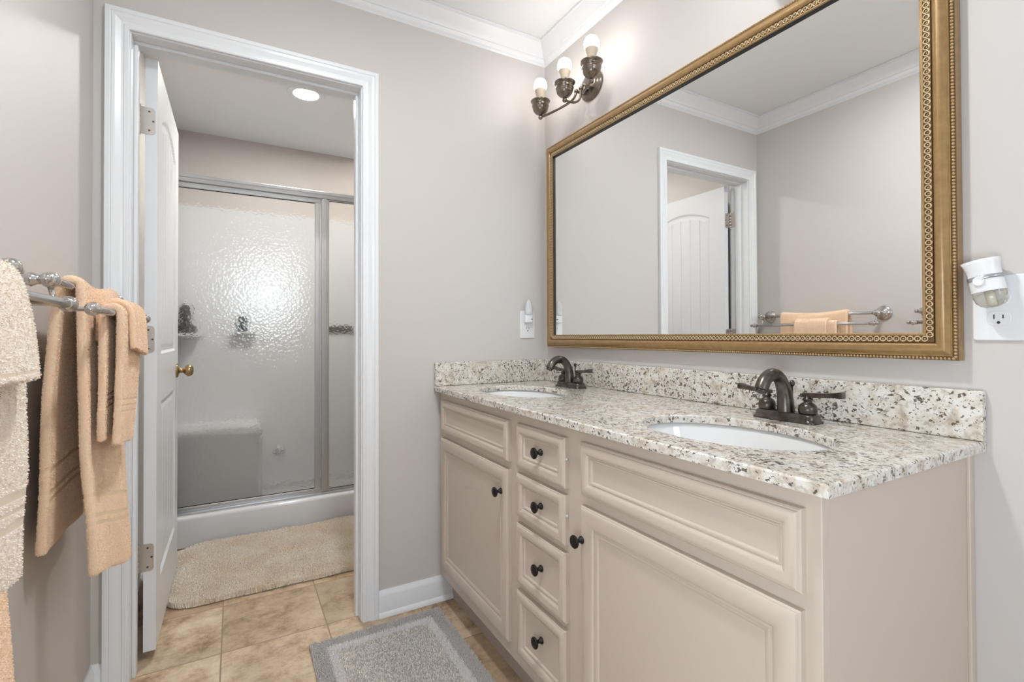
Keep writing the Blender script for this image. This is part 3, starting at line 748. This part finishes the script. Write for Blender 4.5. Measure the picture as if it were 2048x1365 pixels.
# ------------------------------------------------------------------ towels
def terry_loops(o, seed, spacing=.0021, length=.0014):
    """bake the towel and grow short terry loops all over it, in the same mesh."""
    dg = bpy.context.evaluated_depsgraph_get(); dg.update()
    me = bpy.data.meshes.new_from_object(o.evaluated_get(dg))
    o.modifiers.clear()
    nv, npoly = len(me.vertices), len(me.polygons)
    co = np.empty(nv * 3); me.vertices.foreach_get('co', co); co = co.reshape(-1, 3)
    tot = np.empty(npoly, np.int32); me.polygons.foreach_get('loop_total', tot)
    li = np.empty(len(me.loops), np.int32); me.loops.foreach_get('vertex_index', li)
    mi = np.empty(npoly, np.int32); me.polygons.foreach_get('material_index', mi)
    ar = np.empty(npoly); me.polygons.foreach_get('area', ar)
    nr = np.empty(npoly * 3); me.polygons.foreach_get('normal', nr); nr = nr.reshape(-1, 3)
    q = li.reshape(-1, 4)
    rg = np.random.default_rng(int(seed * 100))
    w = np.where(mi == 0, ar, 0); n = int(w.sum() / spacing ** 2)
    f = rg.choice(npoly, n, p=w / w.sum())
    u, v = rg.random((n, 1)), rg.random((n, 1))
    c = co[q[f]]
    p = (c[:, 0] * (1 - u) + c[:, 1] * u) * (1 - v) + (c[:, 3] * (1 - u) + c[:, 2] * u) * v
    N = nr[f]
    d = rg.normal(size=(n, 3)); t1 = np.cross(N, d); t1 /= np.linalg.norm(t1, axis=1, keepdims=True) + 1e-9; t2 = np.cross(N, t1)
    L = length * rg.uniform(.6, 1.2, (n, 1))
    lean = t2 * L * rg.uniform(-.9, .9, (n, 1)) + np.array([0, 0, -.35]) * L
    hw = t1 * .00055
    V = np.stack([p - hw - N * .0004, p + hw - N * .0004, p + hw * .8 + N * L + lean, p - hw * .8 + N * L + lean], 1).reshape(-1, 3)
    allv = np.vstack([co, V]); base = nv + np.arange(n, dtype=np.int32)[:, None] * 4 + np.arange(4, dtype=np.int32)[None]
    faces = np.vstack([q, base]).astype(np.int32)
    m2 = bpy.data.meshes.new(o.data.name)
    m2.vertices.add(len(allv)); m2.vertices.foreach_set('co', allv.ravel().astype(np.float32))
    m2.loops.add(faces.size); m2.loops.foreach_set('vertex_index', faces.ravel())
    m2.polygons.add(len(faces)); m2.polygons.foreach_set('loop_start', np.arange(len(faces), dtype=np.int32) * 4)
    m2.polygons.foreach_set('material_index', np.concatenate([mi, np.zeros(n, np.int32)]).astype(np.int32))
    m2.polygons.foreach_set('use_smooth', np.concatenate([np.ones(npoly, bool), np.zeros(n, bool)]))
    m2.update(calc_edges=True)
    for mm in o.data.materials: m2.materials.append(mm)
    o.data = m2
def towel(name, label, group, prof_near, prof_far, y0, y1, mats, bands, thick, seed, wave=.004, cat='towel', nz=140, ny=46):
    """prof_*: polyline (x, z) from the back hem over the bar to the front hem, at the near (y0) and far (y1) edges."""
    def resample(p, n):
        p = [Vector((a, b_, 0)) for a, b_ in p]; q = []
        for k in range(len(p) - 1):
            e = [p[max(0, min(len(p) - 1, k + i))] for i in (-1, 0, 1, 2)]
            for s in range(12):
                u_ = s / 12
                q.append(.5 * ((2 * e[1]) + (-e[0] + e[2]) * u_ + (2 * e[0] - 5 * e[1] + 4 * e[2] - e[3]) * u_ ** 2 + (-e[0] + 3 * e[1] - 3 * e[2] + e[3]) * u_ ** 3))
        q.append(p[-1]); L = [0]
        for a, b_ in zip(q, q[1:]): L.append(L[-1] + (b_ - a).length)
        out = []
        for i in range(n):
            t_ = L[-1] * i / (n - 1); k = max(i_ for i_ in range(len(L)) if L[i_] <= t_ + 1e-9); k = min(k, len(q) - 2)
            f_ = (t_ - L[k]) / max(1e-9, L[k + 1] - L[k]); out.append(q[k].lerp(q[k + 1], min(1, f_)))
        return out, L[-1]
    A, LA = resample(prof_near, nz); B, LB = resample(prof_far, nz)
    grid = []
    mid = nz // 2
    for i in range(nz):
        row = []
        zt = max(A[i].y, 0)
        fall = min(1., max(0., (1.185 - A[i].y) / .25))
        for j in range(ny):
            f_ = j / (ny - 1); p = A[i].lerp(B[i], f_); y = y0 + (y1 - y0) * f_
            wv = wave * fall * (math.sin(f_ * 9.5 + seed) + .6 * math.sin(f_ * 17 + 2 * seed)) + .0022 * fall * noise.noise((f_ * 4, i * .05, seed))
            sg = 1 if i > mid else .35
            y += .006 * fall * noise.noise((i * .04, f_ * 2, seed + 5))
            row.append((p.x + wv * sg, y, p.y))
        grid.append(row)
    def mf(i, j):
        s = i / (nz - 2); sB = 1 - s
        for (d0, d1) in bands:
            if d0 <= sB * LA <= d1 or d0 <= s * LA <= d1: return 1
        return 0
    mb = MB().sheet(grid, True, mf)
    o = obj(name, mb, mats, None, origin=((A[mid].x + B[mid].x) / 2, (y0 + y1) / 2, min(A[-1].y, A[0].y)), fix=False)
    s = o.modifiers.new('thickness', 'SOLIDIFY'); s.thickness = thick * 1.3; s.offset = 0; s.use_rim = True
    bv = o.modifiers.new('round', 'SUBSURF'); bv.levels = 1; bv.render_levels = 1
    terry_loops(o, seed)
    tag(o, label, cat, group); return o
TP = [M['peach'], M['peach_band']]; TC = [M['cream_terry'], M['cream_band']]
r9 = .0165
rh = .0152
def over(bx, bz, r_):    # the arch over a bar
    return [(bx - r_, bz - .004), (bx - r_ * .72, bz + r_ * .66), (bx, bz + r_), (bx + r_ * .72, bz + r_ * .66), (bx + r_, bz - .004)]
G1, G2 = 'towels hung on the rack by the doorway', 'towels hung on the nearer rack'
towel('bath_towel', 'large peach bath towel over the back bar by the doorway', G1,
      [(-1.621, .640), (-1.616, .75), (-1.612, .95), (-1.600, 1.12)] + over(BX, BZ, r9) + [(-1.5575, 1.05), (-1.556, .85), (-1.546, .70), (-1.540, .580)],
      [(-1.616, .640), (-1.612, .75), (-1.608, .95), (-1.598, 1.12)] + over(BX, BZ, r9) + [(-1.5565, 1.05), (-1.545, .85), (-1.534, .65), (-1.524, .475)],
      -.565, -.206, TP, ((.100, .112), (.118, .128), (.168, .178)), .013, 1.3, .006)
towel('hand_towel', 'peach hand towel over the front bar by the doorway', G1,
      [(-1.526, .862), (-1.525, .98), (-1.5245, 1.08)] + over(GX, GZ, rh) + [(-1.494, 1.06), (-1.497, .95), (-1.501, .852)],
      [(-1.526, .862), (-1.525, .98), (-1.5245, 1.08)] + over(GX, GZ, rh) + [(-1.492, 1.06), (-1.497, .95), (-1.505, .830)],
      -.542, -.335, TP, ((.070, .076), (.084, .090), (.098, .104)), .011, 2.1, .0025)
r8 = .0287
towel('washcloth', 'folded peach washcloth draped over the peach hand towel', G1,
      [(-1.539, 1.082), (-1.538, 1.12)] + over(GX, GZ, r8) + [(-1.478, 1.10), (-1.476, 1.065)],
      [(-1.539, 1.082), (-1.538, 1.12)] + over(GX, GZ, r8) + [(-1.477, 1.09), (-1.474, 1.045)],
      -.500, -.330, TP, (), .0094, 3.7, .002, 'washcloth', 70, 36)
towel('bath_towel', 'large peach-cream bath towel on the back bar of the nearer rack', G2,
      [(-1.616, .50), (-1.612, .75), (-1.608, .95), (-1.598, 1.12)] + over(BX, BZ, r9) + [(-1.5565, 1.05), (-1.548, .85), (-1.536, .65), (-1.528, .42)],
      [(-1.616, .50), (-1.612, .75), (-1.608, .95), (-1.598, 1.12)] + over(BX, BZ, r9) + [(-1.5565, 1.05), (-1.545, .85), (-1.531, .65), (-1.518, .42)],
      -1.420, -1.020, [M['peach'], M['peach_band']], ((.100, .112), (.118, .128)), .013, .4, .004)
towel('hand_towel', 'cream hand towel with woven stripes on the nearer rack', G2,
      [(-1.526, .862), (-1.525, .98), (-1.5245, 1.08)] + over(GX, GZ, rh) + [(-1.494, 1.06), (-1.495, .95), (-1.499, .815)],
      [(-1.526, .862), (-1.525, .98), (-1.5245, 1.08)] + over(GX, GZ, rh) + [(-1.492, 1.06), (-1.493, .95), (-1.497, .815)],
      -1.390, -1.145, TC, ((.062, .070), (.078, .086), (.094, .102)), .012, 5.1, .003)
towel('washcloth', 'cream washcloth folded over the cream hand towel', G2,
      [(-1.539, 1.082), (-1.538, 1.12)] + over(GX, GZ, r8) + [(-1.474, 1.10), (-1.470, 1.045)],
      [(-1.539, 1.082), (-1.538, 1.12)] + over(GX, GZ, r8) + [(-1.473, 1.10), (-1.468, 1.045)],
      -1.372, -1.172, TC, ((.006, .010),), .0094, 6.2, .002, 'washcloth', 70, 36)

# ------------------------------------------------------------------ mats: pile built as upright tufts on a backing
def pile(verts, faces, mids, x, y, z, h, lean, w, mi):
    a = rnd.random() * 2 * PI; b0 = len(verts)
    for k in range(3):
        q = a + 2 * PI * k / 3; verts.append((x + w * math.cos(q), y + w * math.sin(q), z))
    la = rnd.random() * 2 * PI; lx, ly = lean * math.cos(la), lean * math.sin(la)
    for k in range(3):
        q = a + 2 * PI * k / 3 + .5; verts.append((x + lx + .75 * w * math.cos(q), y + ly + .75 * w * math.sin(q), z + h))
    for k in range(3):
        k2 = (k + 1) % 3; faces.append((b0 + k, b0 + k2, b0 + 3 + k2, b0 + 3 + k)); mids.append(mi)
    faces.append((b0 + 3, b0 + 4, b0 + 5)); mids.append(mi)
def mesh_obj(name, verts, faces, mids, mats, loc):
    me = bpy.data.meshes.new(name)
    me.from_pydata([(v_[0] - loc[0], v_[1] - loc[1], v_[2] - loc[2]) for v_ in verts], [], faces); 
    for m_ in mats: me.materials.append(m_)
    me.polygons.foreach_set('material_index', mids); me.update()
    o = bpy.data.objects.new(name, me); COL.objects.link(o); o.location = loc; return o
def grid_mat(name, inside, zone, x0, x1, y0, y1, step, h, lean, w, mats, loc, back):
    verts, faces, mids = [], [], []
    nx, ny = int((x1 - x0) / step), int((y1 - y0) / step)
    for i in range(nx + 1):
        for j in range(ny + 1):
            x = x0 + i * step + rnd.uniform(-.4, .4) * step; y = y0 + j * step + rnd.uniform(-.4, .4) * step
            if not inside(x, y): continue
            z_ = zone(x, y); pile(verts, faces, mids, x, y, .004, h * rnd.uniform(.8, 1.15) * (z_[1]), lean, w, z_[0])
    b0 = len(verts); n = len(back)
    for z in (.0005, .0055):
        verts += [(x, y, z) for x, y in back]
    faces.append(tuple(range(b0, b0 + n))[::-1]); mids.append(len(mats) - 1)
    faces.append(tuple(range(b0 + n, b0 + 2 * n))); mids.append(len(mats) - 1)
    for k in range(n):
        k2 = (k + 1) % n; faces.append((b0 + k, b0 + k2, b0 + n + k2, b0 + n + k)); mids.append(len(mats) - 1)
    return mesh_obj(name, verts, faces, mids, mats, loc)
AX0, AX1, AY0, AY1 = -1.042, -.562, -.86, -.072
def zone_a(x, y):
    dd = min(x - AX0, AX1 - x, y - AY0, AY1 - y)
    if dd < .050: return (0, 1.0)
    if dd < .078 + .004 * noise.noise((x * 30, y * 30, 0)): return (1, 1.12)
    return (2, .72)
o = grid_mat('bath_mat', lambda x, y: AX0 < x < AX1 and AY0 < y < AY1, zone_a, AX0, AX1, AY0, AY1, .0030, .0105, .0034, .0016,
             [M['pile_grey'], M['pile_white'], M['pile_mix'], M['mat_back']], (-.80, -.47, 0), [(AX0, AY0), (AX1, AY0), (AX1, AY1), (AX0, AY1)])
tag(o, 'grey bath mat with a white inner border in front of the vanity', 'bath mat')
RX0, RX1, RY0, RY1, RR = -1.535, -.60, .425, 1.090, .13
def in_rug(x, y):
    w_ = .006 * noise.noise((x * 9, y * 9, 3))
    dx = max(RX0 + RR - x, x - (RX1 - RR), 0); dy = max(RY0 + RR - y, y - (RY1 - RR), 0)
    return math.hypot(dx, dy) < RR - .006 + w_
bk = []
for (cx, cy, a0) in ((RX1 - RR, RY1 - RR, 0), (RX0 + RR, RY1 - RR, PI / 2), (RX0 + RR, RY0 + RR, PI), (RX1 - RR, RY0 + RR, 1.5 * PI)):
    for k in range(8):
        a = a0 + PI / 2 * k / 7; bk.append((cx + (RR - .012) * math.cos(a), cy + (RR - .012) * math.sin(a)))
o = grid_mat('shower_rug', in_rug, lambda x, y: (0, 1 + .40 * noise.noise((x * 7, y * 7, 1))), RX0, RX1, RY0, RY1, .0038, .022, .008, .0026, [M['rug'], M['mat_back']], (-1.07, .76, 0), bk)
tag(o, 'cream shag rug on the tiles in front of the shower', 'rug')

# ------------------------------------------------------------------ shower
SY = 1.150                     # plane of the glass
st = thing('shower_stall', 'white acrylic shower stall with a seat and a high curb', 'shower stall', (-.82, 1.5, 0))
pan = MB().box(W + .003, -.003, 1.095, 1.230, .0, .163, .018, 4).box(W + .003, -.003, 1.20, YF - .003, .0, .050, .004)
obj('shower_pan', pan, M['acrylic'], st, autosmooth=40)
obj('back_panel', MB().box(W + .004, -.004, YF - .022, YF - .003, .05, 1.95, .006), M['acrylic'], st)
obj('side_panel', MB().box(W + .003, W + .022, 1.20, YF - .022, .05, 1.95, .006), M['acrylic'], st)
obj('side_panel', MB().box(-.022, -.003, 1.20, YF - .022, .05, 1.95, .006), M['acrylic'], st)
obj('seat', MB().box(W + .022, -1.12, 1.50, YF - .022, .05, .53, .03, 4), M['acrylic'], st)
acc = mat('dark_accent_tile', (.10, .085, .07), .3)
for xa, xb in ((W + .024, -1.49), (-.72, -.50)):
    obj('accent_strip', MB().box(xa, xb, YF - .032, YF - .0215, 1.115, 1.165), acc, st)
obj('overflow_cap', MB().lathe([(0, 0), (.035, 0), (.03, .012), (0, .016)], (-1.0, YF - .022, .29), (0, -1, 0), 20), M['chrome'], st)
def bottle(x, y, z, r, h_, mt, label):
    b_ = thing('shampoo_bottle', label, 'bottle', (x, y, z), 'bottles in the shower')
    obj('bottle_body', MB().lathe([(0, 0), (r * .92, 0), (r, .006), (r, h_ * .74), (r * .8, h_ * .82), (r * .4, h_ * .86), (r * .4, h_ * .88), (0, h_ * .88)], (x, y, z), (0, 0, 1), 18), mt, b_)
    obj('cap', MB().lathe([(0, h_ * .88), (r * .45, h_ * .88), (r * .45, h_), (0, h_)], (x, y, z), (0, 0, 1), 14), M['plastic'], b_)
obj('corner_shelf', MB().prism([(W + .022, YF - .022)] + [(W + .022 + .17 * math.cos(-a), YF - .022 + .17 * math.sin(-a)) for a in np.linspace(0, PI / 2, 8)], lambda p, h_: (p[0], p[1], h_), 1.095, 1.112), M['acrylic'], st)
dk = mat('dark_grey_bottle', (.05, .05, .055), .35)
bottle(-1.545, YF - .085, 1.1125, .030, .21, dk, 'dark bottle on the shower corner shelf behind the glass')
obj('soap_ledge', MB().box(-1.29, -1.15, YF - .085, YF - .021, 1.108, 1.122, .004), M['acrylic'], st)
bottle(-1.225, YF - .054, 1.1225, .028, .125, dk, 'short dark bottle on the shower soap ledge behind the glass')

en = thing('shower_enclosure', 'aluminium framed shower screen with pebbled glass on the white curb', 'shower screen', (-.82, SY, .163))
XL, XR, ZS, ZH = -1.628, -.004, .1632, 1.940
obj('header', MB().box(XL, XR, SY - .022, SY + .022, 1.903, ZH, .003).box(XL, XR, SY - .026, SY - .018, 1.925, ZH + .003, .002), M['alu'], en)
obj('sill', MB().box(XL, XR, SY - .026, SY + .026, ZS, .176, .003).box(XL, XR, SY - .008, SY + .022, .176, .188, .002), M['alu'], en)
obj('wall_jamb', MB().box(XL, XL + .066, SY - .018, SY + .018, .189, 1.902, .003), M['alu'], en)
obj('post', MB().box(-.829, -.789, SY - .020, SY + .020, .1885, 1.902, .004).box(-.818, -.800, SY - .024, SY - .019, .1885, 1.902, .002), M['alu'], en)
obj('wall_jamb', MB().box(XR - .03, XR, SY - .018, SY + .018, .189, 1.902, .003), M['alu'], en)
def pane(y, x0, x1, z0, z1): return MB().box(x0, x1, y - .0025, y + .0025, z0, z1)
dr_ = MB()
dr_.box(-1.560, -.833, SY - .016, SY + .012, 1.873, 1.900, .003).box(-1.560, -.833, SY - .016, SY + .012, .191, .203, .003)
dr_.box(-1.560, -1.548, SY - .016, SY + .012, .2032, 1.8728, .003).box(-.863, -.835, SY - .016, SY + .012, .2032, 1.8728, .003)
sd = obj('swing_door', dr_, M['alu'], en)
obj('glass', pane(SY - .004, -1.5475, -.8635, .2035, 1.8725), M['obscure'], sd)
for z in (1.8700, .2032): obj('gasket', MB().box(-1.5475, -.8635, SY - .0085, SY - .0068, z, z + .0028), M['rubber_and_reflection'], sd)
sp_ = obj('fixed_panel', MB().box(-.7885, -.784, SY - .008, SY + .008, .1885, 1.902).box(-.784, XR - .031, SY - .008, SY + .008, 1.897, 1.902), M['alu'], en)
obj('glass', pane(SY, -.7835, XR - .031, .1885, 1.8965), M['obscure'], sp_)
for z in (1.8935, .1885): obj('gasket', MB().box(-.7835, XR - .031, SY - .0050, SY - .0030, z, z + .003), M['rubber_and_reflection'], sp_)

def recessed(x, y, label, lens='lens'):
    dl = thing('recessed_light', label, 'recessed lamp', (x, y, H))
    obj('trim_ring', MB().lathe([(.066, -.0005), (.098, -.0005), (.098, -.004), (.094, -.007), (.070, -.004), (.066, -.004)], (x, y, H), (0, 0, 1), 40, closed=False), M['trim'], dl)
    obj('lens', MB().lathe([(0, -.0006), (.0655, -.0006), (.0655, -.003), (0, -.0034)], (x, y, H), (0, 0, 1), 40), M[lens], dl)
recessed(-.928, 1.0, 'round lit recessed lamp in the ceiling in front of the shower')
recessed(-.33, 1.52, 'round recessed fill lamp added unseen over the far end of the shower stall', 'stall_fill_lens')  # added lamp, hidden from view, to brighten the stall interior
recessed(-.95, -1.12, 'round recessed fill lamp added unseen in the ceiling before the vanity', 'ceil_fill_lens')  # added lamp, out of view, to fill the vanity room with light
